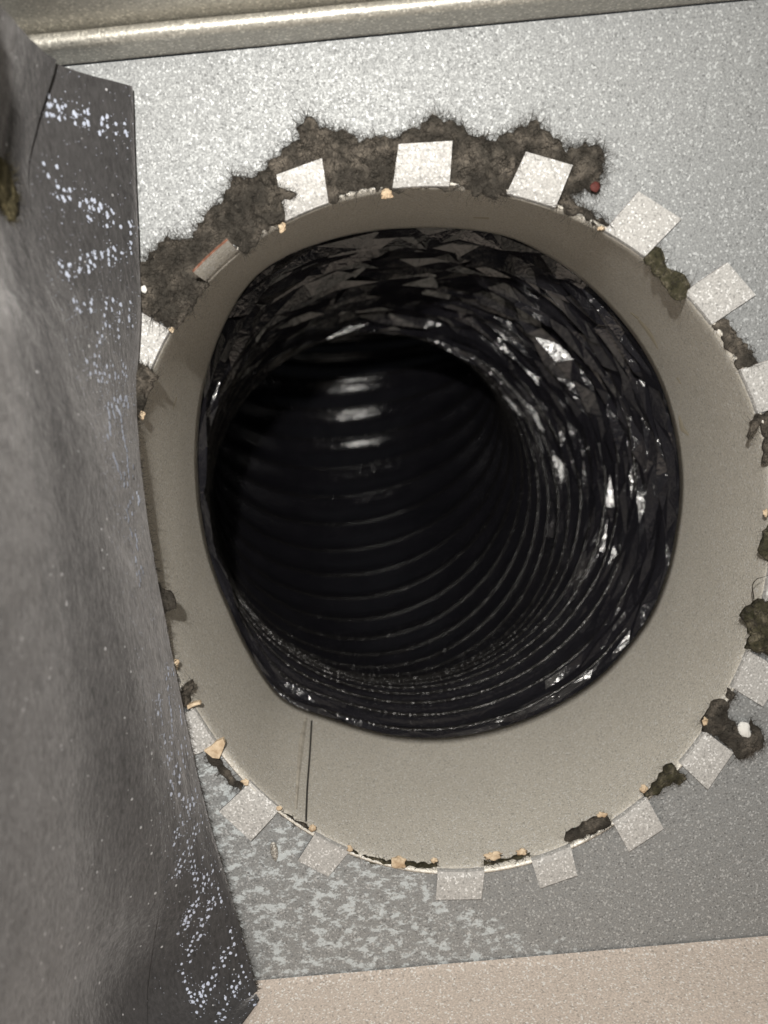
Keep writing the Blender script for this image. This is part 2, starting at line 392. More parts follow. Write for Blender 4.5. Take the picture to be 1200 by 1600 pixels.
# ---------------------------------------------------------------- flexible duct
duct = empty('flexible_duct'); tag(duct, 'crinkled black flexible duct with spiral wire behind the collar', 'flexible duct')
def path():
    pts = []
    A0 = np.array([0, D - .0003, 0.0]); A1 = np.array([-.015, D + .128, -.017])
    T0 = np.array([0, .137, 0]); T1 = np.array([-.03, .137, -.05])
    for u in np.linspace(0, 1, 120):
        h = (2*u**3-3*u**2+1, u**3-2*u**2+u, -2*u**3+3*u**2, u**3-u**2)
        pts.append(h[0]*A0 + h[1]*T0 + h[2]*A1 + h[3]*T1)
    d0 = T1 / np.linalg.norm(T1); up = np.array([.10, 0, 1.0]); up -= d0 * up.dot(d0); up /= np.linalg.norm(up)
    rad = .125
    for a in np.linspace(.01, math.radians(100), 160):
        pts.append(A1 + d0 * rad * math.sin(a) + up * rad * (1 - math.cos(a)))
    e = pts[-1]; dd = pts[-1] - pts[-2]; dd /= np.linalg.norm(dd)
    for k in np.linspace(.002, .12, 40): pts.append(e + dd * k)
    return np.array(pts)
PT = path(); SL = np.r_[0, np.cumsum(np.linalg.norm(np.diff(PT, axis=0), axis=1))]
TG = np.gradient(PT, axis=0); TG /= np.linalg.norm(TG, axis=1)[:, None]
fx = np.zeros_like(PT); fx[0] = (1, 0, 0)
for i in range(len(PT)):
    v = fx[i - 1] if i else fx[0]
    v = v - TG[i] * v.dot(TG[i]); fx[i] = v / np.linalg.norm(v)
fz = np.cross(fx, TG)
def on_tube(s, tt, r_):
    c = np.stack([np.interp(s, SL, PT[:, k]) for k in range(3)], -1)
    ax = np.stack([np.interp(s, SL, fx[:, k]) for k in range(3)], -1); az = np.stack([np.interp(s, SL, fz[:, k]) for k in range(3)], -1)
    return c + (ax * np.cos(tt)[..., None] + az * np.sin(tt)[..., None]) * r_[..., None]
PITCH = .0150
NC, NR = 62, 6
turns = int((SL[-1] - .005) / PITCH)
nring = turns * NR
tt = np.linspace(0, 2 * np.pi, NC + 1)
def base_r(s, a):
    k = np.clip((s - .004) / .055, 0, 1); k = k * k * (3 - 2 * k)
    return (r_far(a) + .0022) * (1 - k) + (R0 * .985) * k
def crumple(s, a):
    """how badly the film is crushed: strong near the collar and along the inside of the bend"""
    side = .5 + .5 * np.cos(a - math.radians(62))
    nearc = np.clip(1 - (s - .02) / .15, 0, 1)
    left = np.clip(np.cos(a - math.radians(175)), 0, 1) * np.clip(1 - (s - .0) / .06, 0, 1)
    return np.clip(1.15 * side ** 1.1 * nearc ** .6 + .35 * side ** 2 + .6 * left + .75 * np.clip(1 - s / .03, 0, 1) * np.clip(np.cos(a + math.radians(110)), 0, 1), .17, 1.15)
verts = np.zeros((nring, NC + 1, 3)); CR = np.zeros((nring, NC + 1))
rnd = RNG.normal(0, 1, (nring, NC)); rnd2 = RNG.normal(0, 1, (nring, NC)); rnd = .62 * (.55 * rnd + .55 * np.roll(rnd, 1, 1) + .5 * np.roll(rnd, 2, 1) + .45 * np.roll(rnd, 3, 1) + .4 * np.roll(rnd, 4, 1)) + .30 * rnd2
js = RNG.uniform(-1, 1, (nring, NC)); ja = RNG.uniform(-1, 1, (nring, NC))
for j in range(nring):
    ph = j % NR
    for arr in (rnd, js, ja): pass
    r1 = np.r_[rnd[j], rnd[j][0]]; j1 = np.r_[js[j], js[j][0]]; a1 = np.r_[ja[j], ja[j][0]]
    s = np.maximum(0.0, (j / NR + tt / (2 * np.pi) - 1.0) * PITCH)
    # wrap: at theta = 2 pi ring j equals ring j + NR at theta = 0
    a = tt.copy(); c = crumple(s, a); CR[j] = c
    s2 = np.maximum(0, s + j1 * c * PITCH * .10 * (ph != 0)); a2 = a + a1 * c * .07
    r_ = base_r(s2, a2)
    bil = math.sin(math.pi * ph / NR)
    r_ = r_ - .0012 + bil * (.0014 + .0028 * (1 - c)) + c * r1 * (.0010 if ph == 0 else .0031)
    lim = r_far(a2) + .0008; r_ = np.where(s2 < .008, np.maximum(r_, lim), r_)
    verts[j] = on_tube(s2, a2, r_)
# weld the helix seam
for j in range(nring - NR): verts[j, NC] = verts[j + NR, 0]
VV = verts.reshape(-1, 3); fcs, sm = [], []
for j in range(nring - 1):
    for i in range(NC):
        a_, b_, c_, d_ = j * (NC + 1) + i, j * (NC + 1) + i + 1, (j + 1) * (NC + 1) + i + 1, (j + 1) * (NC + 1) + i
        cr = CR[j, i] > .33
        if cr:
            if random.random() < .5: fcs += [(a_, d_, c_), (a_, c_, b_)]
            else: fcs += [(a_, d_, b_), (b_, d_, c_)]
            sm += [False, False]
        else: fcs.append((a_, d_, c_, b_)); sm.append(True)
film = mesh_obj('film', VV, fcs, M['film'], duct)
film.data.polygons.foreach_set('use_smooth', sm[:len(film.data.polygons)])
# spiral wire under the film
aw = np.linspace(0, 2 * np.pi * (turns - 1), (turns - 1) * 110)
sw = aw / (2 * np.pi) * PITCH
keep = sw > .005; aw, sw = aw[keep], sw[keep]
cw = crumple(sw, aw % (2 * np.pi))
wig = np.array([mnoise.noise((math.cos(a) * 5, math.sin(a) * 5, a * .4)) for a in aw])
rw = base_r(sw, aw) - .0012 + wig * .0009 * cw + .0016 * np.clip(cw - .3, 0, 1)
rw = np.where(sw < .008, np.maximum(rw, r_far(aw) + .0016), rw)
CW = on_tube(sw, aw, rw); Tn = np.gradient(CW, axis=0); Tn /= np.linalg.norm(Tn, axis=1)[:, None]
Cc = np.stack([np.interp(sw, SL, PT[:, k]) for k in range(3)], -1); Rd = CW - Cc; Rd /= np.linalg.norm(Rd, axis=1)[:, None]; Bn = np.cross(Tn, Rd)
ring = []
NQ = 7
for q in range(NQ):
    an = 2 * np.pi * q / NQ; ring.append(CW + (Rd * math.cos(an) + Bn * math.sin(an)) * .0009)
Wv = np.stack(ring, 1).reshape(-1, 3)
mesh_obj('spiral_wire', Wv, grid_faces(NQ, len(CW), True), M['wirefilm'], duct, True)

# ---------------------------------------------------------------- duct liner on the left: side board and printed flap
ROWS = [  # photo y: right edge px, crease px, crease depth, mid px, mid depth, near px, near depth
 ((204,60),(84,20),.022,(20,-40),.045,(-160,-200),.11),
 ((207,135),(80,95),.024,(-10,10),.050,(-170,-140),.12),
 ((213,300),(42,262),.036,(-30,240),.060,(-190,200),.125),
 ((219,430),(66,420),.041,(-20,420),.066,(-190,410),.13),
 ((220,500),(92,500),.042,(0,505),.070,(-180,510),.13),
 ((214,610),(122,610),.042,(20,620),.072,(-160,640),.13),
 ((218,700),(148,705),.041,(40,720),.072,(-150,750),.13),
 ((232,820),(168,825),.039,(60,850),.072,(-130,890),.13),
 ((255,950),(196,955),.036,(80,985),.070,(-110,1040),.125),
 ((283,1090),(222,1100),.033,(100,1130),.066,(-90,1200),.12),
 ((318,1250),(246,1260),.030,(120,1300),.060,(-70,1390),.115),
 ((361,1400),(250,1395),.026,(130,1430),.056,(-60,1530),.11),
 ((400,1540),(228,1555),.0225,(118,1585),.050,(-60,1700),.105),
 ((405,1562),(238,1790),.022,(130,1850),.05,(-60,2000),.105),
]
def cr_spline(P, n, closed=False):
    P = np.asarray(P, float); out = []
    Q = np.concatenate([[2 * P[0] - P[1]], P, [2 * P[-1] - P[-2]]])
    for u in np.linspace(0, len(P) - 1 - 1e-9, n):
        i = int(u); t_ = u - i; a, b, c, d = Q[i:i + 4]
        out.append(.5 * ((2 * b) + (-a + c) * t_ + (2 * a - 5 * b + 4 * c - d) * t_ ** 2 + (-a + 3 * b - 3 * c + d) * t_ ** 3))
    return np.array(out)
ctrl = []
for (rp, cp, cd, mp, md, lp_, ld_) in ROWS[1:]:
    row = []
    for (q, dd) in ((rp, .0035), (cp, cd), (mp, md), (lp_, ld_)):
        p_ = U(*q, -dd)
        if p_[2] < zb + .0012:                       # the liner stands on the floor of the duct
            v_ = ray(*q); p_ = CAM + v_ * ((zb + .0012 - CAM[2]) / v_[2])
        row.append(p_)
    ctrl.append(row)
ctrl = np.array(ctrl)                                # rows x 4 x 3
NVR = 90
cols = np.stack([cr_spline(ctrl[:, k], NVR) for k in range(4)], 1)
NF, NB = 14, 34
surf = []
for r_ in range(NVR):
    sp = cr_spline(cols[r_], 3 * 16 + 1)
    surf.append(np.concatenate([sp[:16:1][:: 1], sp[16:]]))
surf = np.array(surf)                                 # NVR x 49 x 3, column 16 is the crease
dn = np.array([[mnoise.noise((i * .35, j * .5, 3)) + .5 * mnoise.noise((i * .9, j * 1.2, 9)) for j in range(surf.shape[1])] for i in range(NVR)]) * .00035
du = np.gradient(surf, axis=1); dv = np.gradient(surf, axis=0); nr = np.cross(du, dv); nr /= np.linalg.norm(nr, axis=2)[..., None]
if nr[NVR // 2, 30].dot(CAM - surf[NVR // 2, 30]) < 0: nr = -nr
nr[-9:] = nr[-10:-9]                                  # keep the foot of the liner from curling
dn[:, 0:2] *= .3
def board(name, sl, lift, thick, parent=None):
    s_ = surf[:, sl] + nr[:, sl] * (dn[:, sl] + lift[:, None] * np.ones(s_len(sl)))[..., None]
    b_ = s_ - nr[:, sl] * thick
    if name == 'liner_flap': b_[:, 0] = s_[:, 0] + np.array([-.0006, .0022, 0]); b_[-9:] = s_[-9:] + np.array([-.0012, .0020, .0]); b_[..., 1] = np.minimum(b_[..., 1], -.0007)
    nv, nu = s_.shape[:2]; N = nv * nu
    f = grid_faces(nu, nv); f2 = [tuple(i + N for i in q[::-1]) for q in f]; fe = []
    for i in range(nv - 1): fe += [(i * nu, (i + 1) * nu, (i + 1) * nu + N, i * nu + N), (i * nu + nu - 1, i * nu + nu - 1 + N, (i + 1) * nu + nu - 1 + N, (i + 1) * nu + nu - 1)]
    for j in range(nu - 1): fe += [(j, j + N, j + 1 + N, j + 1), ((nv - 1) * nu + j, (nv - 1) * nu + j + 1, (nv - 1) * nu + j + 1 + N, (nv - 1) * nu + j + N)]
    o = mesh_obj(name, np.concatenate([s_.reshape(-1, 3), b_.reshape(-1, 3)]), f + f2 + fe, M['liner'], parent, True)
    md = o.modifiers.new('split', 'EDGE_SPLIT'); md.split_angle = math.radians(50)
    return o
def s_len(sl): return len(range(*sl.indices(surf.shape[1])))
vv = np.linspace(0, 1, NVR)
flap = board('liner_flap', slice(0, 17), np.zeros(NVR), .003)
flap.name = 'liner_flap'
liftv = .0016 * np.clip(1 - vv / .13, 0, 1) + .0009 * np.clip((vv - .82) / .1, 0, 1)
side = board('liner_board', slice(16, 49), liftv + .00005, .004)
tag(flap, 'narrow black liner strip with rows of pale dot-matrix print beside the collar', 'duct liner')
tag(side, 'broad dark grey fibrous duct liner board with a torn spot, no print', 'duct liner')

FLAP_BVH = bvh_of(flap)
# dot-matrix print: dots read off the photo (zoom coordinates, zoom origin, zoom factor)
def Z(ox, oy, k, pts): return [(ox + x / k, oy + y / k) for x, y in pts]
DOTS = []
DOTS += [(p, 1.0) for p in Z(40, 130, 6.667, [(238,130),(235,235),(262,225),(303,185),(330,240),(345,275),(380,255),(410,235),(215,325),(262,330),(285,335),(345,365),(408,365),(505,310),(515,330),(515,420),(610,295),(640,290),(650,320),(610,420),(648,405),(650,430),(797,370),(845,350),(790,420),(850,450),(800,495),(770,520),(938,420),(940,525),(1030,420),(1040,505),(1055,540),(130,190),(115,285),(125,325),(185,840),(235,965),(320,870)])]
DOTS += [(p, 1.0) for p in Z(60, 270, 7.06, [(213,155),(280,190),(345,190),(208,270),(270,275),(285,310),(345,285),(455,335),(452,365),(525,310),(560,380),(590,300),(615,310),(605,400),(680,355),(665,410),(690,385),(755,445),(760,485),(805,415),(830,450),(825,550),(755,585),(905,595),(1000,550),(1015,585),(1015,665),(1015,770),(1010,830),(1020,880),(545,490),(578,520),(225,1000),(260,1040),(330,1020),(350,1010),(310,1120),(330,1135),(455,1060),(445,1090),(545,1035),(570,985),(555,1090),(615,890),(625,940),(615,1020),(695,890),(700,920),(770,865),(770,900),(775,960),(775,1005),(825,830),(840,850),(820,920),(850,950),(915,885),(540,910),(460,945)])]
DOTS += [(p, .95) for p in Z(80, 440, 7.5, [(470,210),(462,250),(385,265),(460,330),(470,345),(295,230),(300,320),(335,350),(260,225),(640,255),(718,215),(640,320),(708,330),(620,400),(810,270),(798,365),(793,460),(780,565),(920,240),(910,330),(905,420),(910,450),(600,550),(595,635),(680,525),(635,510),(540,600),(565,710),(530,760),(505,870),(560,880),(500,960),(530,990),(520,1065),(565,1070),(550,1160),(585,1170),(595,1130),(650,1000),(625,1080),(680,1110),(650,1180),(718,985),(745,1080),(745,1130),(785,1120),(840,985),(870,1010),(830,1060),(850,1090),(875,1105),(415,940),(950,520),(455,1080),(790,650),(740,1390),(800,1360),(820,1380),(860,1390),(880,1350),(665,1440),(715,1450),(770,1470),(840,1460),(900,1440)])]
DOTS += [(p, 1.25) for p in Z(120, 600, 4.706, [(230,150),(225,180),(255,160),(275,115),(300,130),(320,100),(355,95),(365,115),(345,150),(375,165),(235,215),(240,240),(265,205),(275,235),(240,295),(240,325),(245,365),(225,385),(290,170),(300,190),(310,205),(320,230),(325,270),(330,315),(335,350),(340,395),(350,420),(355,460),(365,490),(368,530),(370,560),(372,600),(378,640),(382,680),(265,525),(275,550),(285,575),(295,600),(300,625),(318,655),(325,690),(350,660),(345,700),(345,740),(372,735),(412,610),(410,680),(440,800),(450,830),(455,860),(450,880),(410,840),(390,870),(375,895),(365,930),(375,965),(380,990),(405,955),(355,985),(375,1010),(390,1070),(400,1100),(405,1115),(430,1110),(440,1150),(438,1190),(445,1210),(430,1280),(432,1300),(455,1385),(440,1400),(465,1440),(460,1480),(485,1380),(470,1350)])]
DOTS += [(p, 1.15) for p in Z(220, 1020, 6.667, [(280,160),(300,155),(325,170),(285,225),(315,225),(340,220),(265,270),(285,350),(280,380),(185,450),(180,480),(200,500),(195,540),(205,590),(210,660),(178,630),(220,730),(290,470),(295,520),(305,560),(310,600),(315,650),(320,700),(318,760),(325,800),(332,860),(400,560),(410,610),(412,660),(420,700),(425,735),(240,860),(250,930),(455,890),(470,970),(420,980),(430,1050),(485,1050),(390,1040),(440,1130),(410,1210),(460,1190),(320,940),(300,880),(320,1050),(275,1080),(295,1110),(280,1160),(365,1180),(345,1250),(305,1340),(325,1370),(335,1410),(315,1470),(400,1290),(403,1350),(395,1480),(565,1430),(585,1500),(535,1520),(485,1540),(440,1520),(550,1580),(510,1590)])]
DOTS += [(p, .85) for p in Z(240, 1240, 7.06, [(375,90),(425,60),(480,40),(440,130),(400,170),(360,150),(385,240),(375,200),(290,245),(315,320),(320,345),(260,390),(228,420),(280,450),(245,485),(225,560),(520,245),(535,320),(480,340),(445,380),(500,410),(430,440),(460,445),(443,520),(370,530),(380,600),(415,595),(390,660),(430,670),(325,665),(340,745),(288,730),(270,780),(240,835),(285,860),(300,800),(255,890),(408,745),(445,740),(420,810),(455,800),(435,880),(470,880),(450,940),(485,940),(460,1020),(475,1085),(490,1160),(465,1185),(430,1235),(475,1240),(388,1295),(442,1315),(405,1345),(360,1370),(345,1395),(590,890),(553,920),(605,950),(565,995),(540,985),(545,1055),(640,1000),(650,855),(635,790),(710,1045),(720,1110),(735,1150),(745,1195),(655,1150),(605,1200),(678,1225),(640,1270),(595,1280),(600,1360),(525,1385),(200,925),(540,700)])]
DOTS += [(p, .9) for p in Z(260, 1400, 7.5, [(370,30),(545,30),(640,60),(495,70),(570,100),(305,105),(350,110),(260,175),(320,190),(235,240),(280,230),(220,290),(260,310),(250,350),(200,330),(215,390),(500,150),(490,245),(410,275),(398,340),(422,345),(360,430),(400,465),(370,510),(318,470),(300,530),(280,580),(250,630),(298,640),(262,690),(278,770),(180,795),(135,440),(745,410),(770,490),(790,560),(725,605),(670,650),(748,670),(690,720),(645,720),(655,760),(675,815),(815,690),(880,820),(900,890),(930,950),(845,945),(860,1015),(790,995),(815,1070),(765,1065),(785,1120),(800,1170),(550,840),(583,920),(535,955),(487,1025),(565,1050),(515,1095),(430,1060),(425,1110),(390,1140),(405,1175),(460,1170),(330,1150),(360,1220),(435,1240),(405,1290),(310,1240),(290,1180),(265,1130),(245,1090),(690,1200),(712,1270),(670,1335),(620,1380),(685,1425),(655,1455),(580,1470),(1010,1220),(1035,1280),(970,1150),(355,1365),(215,1000),(190,905)])]
dv_, df_ = [], []
def splat(loc, nor, r_, n_=9, lift=.00012):
    up = Vector((0, 0, 1)); e1 = nor.cross(up).normalized(); e2 = nor.cross(e1).normalized()
    b0 = len(dv_); dv_.append(loc + nor * (lift + .00006)); p0 = random.random() * 6
    for k in range(n_):
        a = 2 * math.pi * k / n_ + p0; q = r_ * random.uniform(.62, 1.25)
        dv_.append(loc + nor * lift + e1 * math.cos(a) * q + e2 * math.sin(a) * q * 1.15)
    for k in range(n_): df_.append((b0, b0 + 1 + k, b0 + 1 + (k + 1) % n_))
for (x, y), k in DOTS:
    loc, nor = hit(FLAP_BVH, x, y)
    if loc is None: continue
    splat(loc, nor,   .00055 * k * random.uniform(.8, 1.15))
    for _ in range(2):                                # overspray
        l2, n2 = hit(FLAP_BVH, x + random.gauss(0, 7), y + random.gauss(0, 9))
        if l2 is not None: splat(l2, n2, random.uniform(.00009, .00022), 6)
for _ in range(1000):
    i = random.randrange(len(ROWS) - 1) + random.random(); a, b = ROWS[int(i)], ROWS[min(int(i) + 1, len(ROWS) - 1)]; k = i - int(i); u = random.random()
    x = (a[0][0] * (1 - k) + b[0][0] * k) * u + (a[1][0] * (1 - k) + b[1][0] * k) * (1 - u); y = (a[0][1] * (1 - k) + b[0][1] * k) * u + (a[1][1] * (1 - k) + b[1][1] * k) * (1 - u)
    l2, n2 = hit(FLAP_BVH, x, y)
    if l2 is not None: splat(l2, n2, random.uniform(.00005, .00016), 6)
pr = mesh_obj('dot_print', dv_, df_, M['ink'], flap); pr['kind'] = 'stuff'; pr['label'] = 'pale blue-white dot-matrix ink marks'

# torn spot of the board with yellow glass fibre
SIDE_BVH = bvh_of(side)

# ---------------------------------------------------------------- fibres and felt
def tube_strands(name, strands, mat, parent, rad):
    v, f = [], []
    for P, r0 in strands:
        P = np.asarray(P); m = len(P); T = np.gradient(P, axis=0); T /= np.linalg.norm(T, axis=1)[:, None] + 1e-12
        A_ = np.cross(T, np.array([.3, .5, .81])); A_ /= np.linalg.norm(A_, axis=1)[:, None] + 1e-12; B_ = np.cross(T, A_)
        b0 = len(v)
        for i in range(m):
            q = r0 * (1 - .75 * i / (m - 1))
            for k in range(3):
                an = 2.0944 * k; v.append(P[i] + (A_[i] * math.cos(an) + B_[i] * math.sin(an)) * q)
        for i in range(m - 1):
            for k in range(3):
                k2 = (k + 1) % 3; f.append((b0 + i * 3 + k, b0 + i * 3 + k2, b0 + i * 3 + 3 + k2, b0 + i * 3 + 3 + k))
    o = mesh_obj(name, v, f, mat, parent, True); o['kind'] = 'stuff'; return o
def inside(poly, x, z):
    c = False; n_ = len(poly); j = n_ - 1
    for i in range(n_):
        xi, zi = poly[i]; xj, zj = poly[j]
        if (zi > z) != (zj > z) and x < (xj - xi) * (z - zi) / (zj - zi) + xi: c = not c
        j = i
    return c
def dist_edge(poly, x, z):
    p = np.array(poly); q = np.roll(p, -1, 0); d = q - p; w = np.array([x, z]) - p
    u = np.clip((w * d).sum(1) / ((d * d).sum(1) + 1e-12), 0, 1); return np.hypot(*(w - d * u[:, None]).T).min()
def tuft(name, px, label, cat, height=.003, dens=1.0, y0=0.0, group=None, mat='wool', flen=.006, step=.0013, rough=.0009, out=1.0, over=False):
    poly0 = [tuple(U(a, b, -y0)[[0, 2]]) for a, b in px]
    # ragged outline
    poly = []
    for i, (x, z) in enumerate(poly0):
        x2, z2 = poly0[(i + 1) % len(poly0)]; L = math.hypot(x2 - x, z2 - z); m = max(1, int(L / .0012))
        for k in range(m):
            u = k / m; j_ = rough * (.35 + random.random()) * random.choice((-1, 1)) * .6
            poly.append((x + (x2 - x) * u - (z2 - z) / (L + 1e-9) * j_, z + (z2 - z) * u + (x2 - x) / (L + 1e-9) * j_))
    xs = [p[0] for p in poly]; zs = [p[1] for p in poly]
    pts = list(poly); x = min(xs)
    while x < max(xs):
        z = min(zs)
        while z < max(zs):
            q = (x + random.uniform(-.4, .4) * step, z + random.uniform(-.4, .4) * step)
            if inside(poly, *q) and dist_edge(poly, *q) > step * .45: pts.append(q)
            z += step
        x += step
    nb_ = len(poly)
    r = delaunay_2d_cdt([Vector(p) for p in pts], [], [list(range(nb_))], 1, 1e-7)
    v2, tris = r[0], [tuple(f) for f in r[2]]
    sd = random.random() * 50; vf = []; dmax = {}
    for p in v2:
        d = dist_edge(poly, p.x, p.y); k = min(1, d / (.0035)); k = math.sqrt(k)
        hh = height * (.25 + .75 * k) * (.55 + .8 * (.5 + .5 * mnoise.noise((p.x * 130, p.y * 130, sd))) + .35 * mnoise.noise((p.x * 420, p.y * 420, sd))) + random.uniform(-.15, .15) * height
        if d < 1e-5: hh = height * .12
        if not over and any(inside(tp_, p.x, p.y) or dist_edge(tp_, p.x, p.y) < .0011 for tp_ in TABPOLY): hh = .0003
        vf.append((p.x, -y0 - max(hh, .00015), p.y))
    n_ = len(vf); vb = [(p.x, -y0 + .0003, p.y) for p in v2]
    # boundary edges
    cnt = {}
    for t_ in tris:
        for a, b in zip(t_, t_[1:] + t_[:1]): cnt[(a, b)] = 1
    fe = [(a, b, b + n_, a + n_) for (a, b) in cnt if (b, a) not in cnt]
    root = empty(name); tag(root, label, cat, group)
    mesh_obj('felt', vf + vb, tris + [tuple(i + n_ for i in t_[::-1]) for t_ in tris] + fe, M[mat], root, True)
    area = sum(abs((v2[b] - v2[a]).cross(v2[c] - v2[a])) / 2 for a, b, c in tris)
    ns = int(area / 1e-6 * 2.6 * dens) + 20; nbd = int(len(poly) * 9 * dens * out); st = []
    cx, cz = sum(xs) / len(xs), sum(zs) / len(zs)
    for k in range(ns + nbd):
        if k < ns:
            tr = random.choice(tris); a, b = random.random(), random.random()
            if a + b > 1: a, b = 1 - a, 1 - b
            p = np.array(vf[tr[0]]) * (1 - a - b) + np.array(vf[tr[1]]) * a + np.array(vf[tr[2]]) * b
            an = random.random() * 6.283; L = flen * random.uniform(.3, 1.0); dy = random.uniform(-.35, .05)
            dr = np.array([math.cos(an), dy, math.sin(an)])
        else:
            i = random.randrange(len(poly)); x, z = poly[i]; x2, z2 = poly[(i + 1) % len(poly)]; xp, zp = poly[i - 1]
            tx, tz = x2 - xp, z2 - zp; q = math.hypot(tx, tz) + 1e-9; nx, nz = tz / q, -tx / q
            if inside(poly, x + nx * .0008, z + nz * .0008): nx, nz = -nx, -nz
            an = math.atan2(nz, nx) + random.gauss(0, 1.0); p = np.array([x - nx * .0006, -y0 - height * random.uniform(.1, .5), z - nz * .0006])
            L = flen * random.uniform(.12, .8) * (2.0 if random.random() < .13 else 1); dr = np.array([math.cos(an), random.uniform(-.25, .1), math.sin(an)])
        if not over and any(inside(tp_, p[0], p[2]) for tp_ in TABPOLY): continue
        P = [p.copy()]; cur = random.gauss(0, .45)
        for s_ in range(4):
            c_, s2 = math.cos(cur), math.sin(cur); dr = np.array([dr[0] * c_ - dr[2] * s2, dr[1] + random.gauss(0, .12), dr[0] * s2 + dr[2] * c_]); dr /= np.linalg.norm(dr)
            p = p + dr * L / 4; p[1] = min(p[1], .0002 if p[1] > -.0002 else p[1]); P.append(p.copy()); cur += random.gauss(0, .12)
        st.append((P, random.uniform(.00004, .00009) if k < ns else random.uniform(.00003, .00006)))
    tube_strands('fibres', st, M['fibre'], root, 0)
    return root
TABPOLY = [[tuple(U(*p, 0)[[0, 2]]) for p in T[:4]] for T in TABS[:3]]
c2 = lambda pts: [(200 + x / 3, 150 + y / 3) for x, y in pts]
c3 = lambda pts: [(560 + x / 3, 150 + y / 3) for x, y in pts]
c4 = lambda pts: [(850 + x * .3438, 200 + y * .3438) for x, y in pts]
c5 = lambda pts: [(900 + x * .3438, 700 + y * .3438) for x, y in pts]
c6 = lambda pts: [(200 + x * .3436, 900 + y * .3436) for x, y in pts]
c7 = lambda pts: [(500 + x / 2, 1100 + y / 2) for x, y in pts]
TOPMASS = (c2([(30,1010),(40,800),(75,770),(130,710),(180,660),(240,665),(300,660),(345,585),(400,530),(460,470),(490,365),(545,400),(600,370),(690,285),(750,240),(800,205),(800,130),(875,95),(900,150),(1000,160),(1080,210),(1180,190)])
  + c3([(190,190),(280,150),(340,95),(400,120),(470,130),(540,185),(640,205),(720,165),(825,120),(870,165),(940,200),(970,260),(1060,220),(1145,250),(1145,330),(1120,440),(1040,435),(985,470),(1010,500),(1100,560),(1180,600),(1140,628),(1090,585),(930,530),(960,440),(690,482),(600,470),(540,460),(490,420),(425,452),(300,420),(165,452),(110,440),(0,440)])
  + c2([(1000,470),(955,515),(850,480),(735,585),(640,640),(580,720),(540,750),(490,690),(330,830),(375,880),(330,950),(230,1085),(150,1065),(60,1000)]))
tuft('torn_insulation', TOPMASS, 'long ragged band of dark torn insulation wool above the collar mouth', 'insulation', .0030, 1.0, 0.0, step=.0014)
TU = [
 (c4([(510,535),(540,570),(545,620),(635,675),(660,715),(640,780),(600,782),(540,720),(490,650),(455,600)]), 'small crumbly brown insulation tuft between the two square tabs right of the dark wool band', .0022, .35, 'wool_green'),
 (c4([(760,895),(825,860),(880,945),(920,985),(985,1075),(960,1090),(880,1105),(865,1050),(820,1000),(800,930)]), 'grey insulation tuft wedged in a slanting slot below the second outlined tab', .0020, .5, 'wool'),
 (c4([(955,1300),(1018,1290),(1075,1290),(1075,1530),(1018,1535),(985,1520),(1000,1430),(985,1330),(925,1420),(918,1400)]), 'insulation tuft with a split hanging strand at the right rim of the collar', .0022, .7, 'wool'),
 (c5([(850,380),(830,440),(832,490),(860,510),(920,520),(930,340),(870,345)]), 'light brown insulation scrap on the right rim beside a curled thread', .0022, .7, 'wool_green'),
 (c5([(805,695),(873,675),(980,670),(980,965),(873,940),(770,910),(790,850),(740,760),(760,735)]), 'big bushy green-brown insulation tuft at the right rim of the collar', .0034, 1.1, 'wool_green'),
 (c5([(690,1085),(720,1115),(690,1175),(690,1215),(730,1260),(770,1312),(792,1290),(790,1230),(845,1290),(850,1350),(800,1390),(740,1412),(705,1370),(640,1310),(575,1285),(572,1240),(590,1190),(630,1140),(680,1145)]), 'hook-shaped dark insulation tuft curling round a white fluff spot', .0026, .9, 'wool'),
 (c5([(310,1575),(360,1510),(410,1440),(440,1430),(500,1500),(470,1530),(440,1520),(380,1560),(320,1600)]), 'bow-shaped insulation tuft between two folded tabs on the lower right rim', .0022, .7, 'wool_green'),
 (c7([(765,425),(770,405),(820,370),(870,350),(905,355),(912,380),(860,400),(820,415),(780,434)]), 'sausage-shaped insulation tuft with a tan blob on its end, on the lower rim', .0022, .8, 'wool'),
 (c6([(340,790),(400,820),(450,870),(480,920),(525,945),(515,972),(460,945),(420,895),(375,845)]), 'thin dark strip standing in for the shaded gap below the triangular tan chip', .0012, .7, 'wool'),  # dark wool strip added where the rim gap is only dark
 (c6([(682,1068),(760,1105),(838,1148),(835,1162),(750,1122),(685,1080)]), 'thin dark line standing in for the shaded rim gap, ending at the collar lap seam', .0008, .4, 'wool'),  # wool sliver draws the darkness of the gap between plate and collar
 (c6([(125,15),(170,60),(212,85),(216,135),(165,178),(140,120)]), 'small insulation tuft poking out from behind the printed liner strip, mid height', .0030, 1.2, 'wool'),
 (c6([(235,520),(270,480),(300,470),(290,530),(275,595),(245,590)]), 'spiky insulation tuft above the tan splinter by the printed liner strip', .0030, 1.2, 'wool'),
 ([(205,555),(216,566),(232,572),(247,587),(238,604),(232,621),(222,650),(214,662),(208,640)], 'dark insulation tuft below the leftmost pale tab, against the printed liner strip', .0046, 1.2, 'wool'),
 (c7([(88,452),(150,480),(230,492),(365,500),(366,510),(230,506),(150,494),(95,466)]), 'thin dark crescent standing in for the shaded gap along the bottom rim, holding the largest tan blob', .0008, .35, 'wool_green'),  # shade inside the rim gap, put in as a dark crescent
 (c7([(512,490),(560,488),(652,466),(652,474),(565,496),(514,502)]), 'thin dark crescent standing in for the shaded gap on the bottom rim under two tan blobs', .0008, .35, 'wool_green'),  # added crescent gives the open rim gap its dark tone
]
for i, (px, lab, h, dn_, mt) in enumerate(TU):
    tuft('insulation_tuft', px, lab, 'insulation', h, dn_, 0.0, 'insulation tufts around the collar', mt, .0038, .0011, .0006)
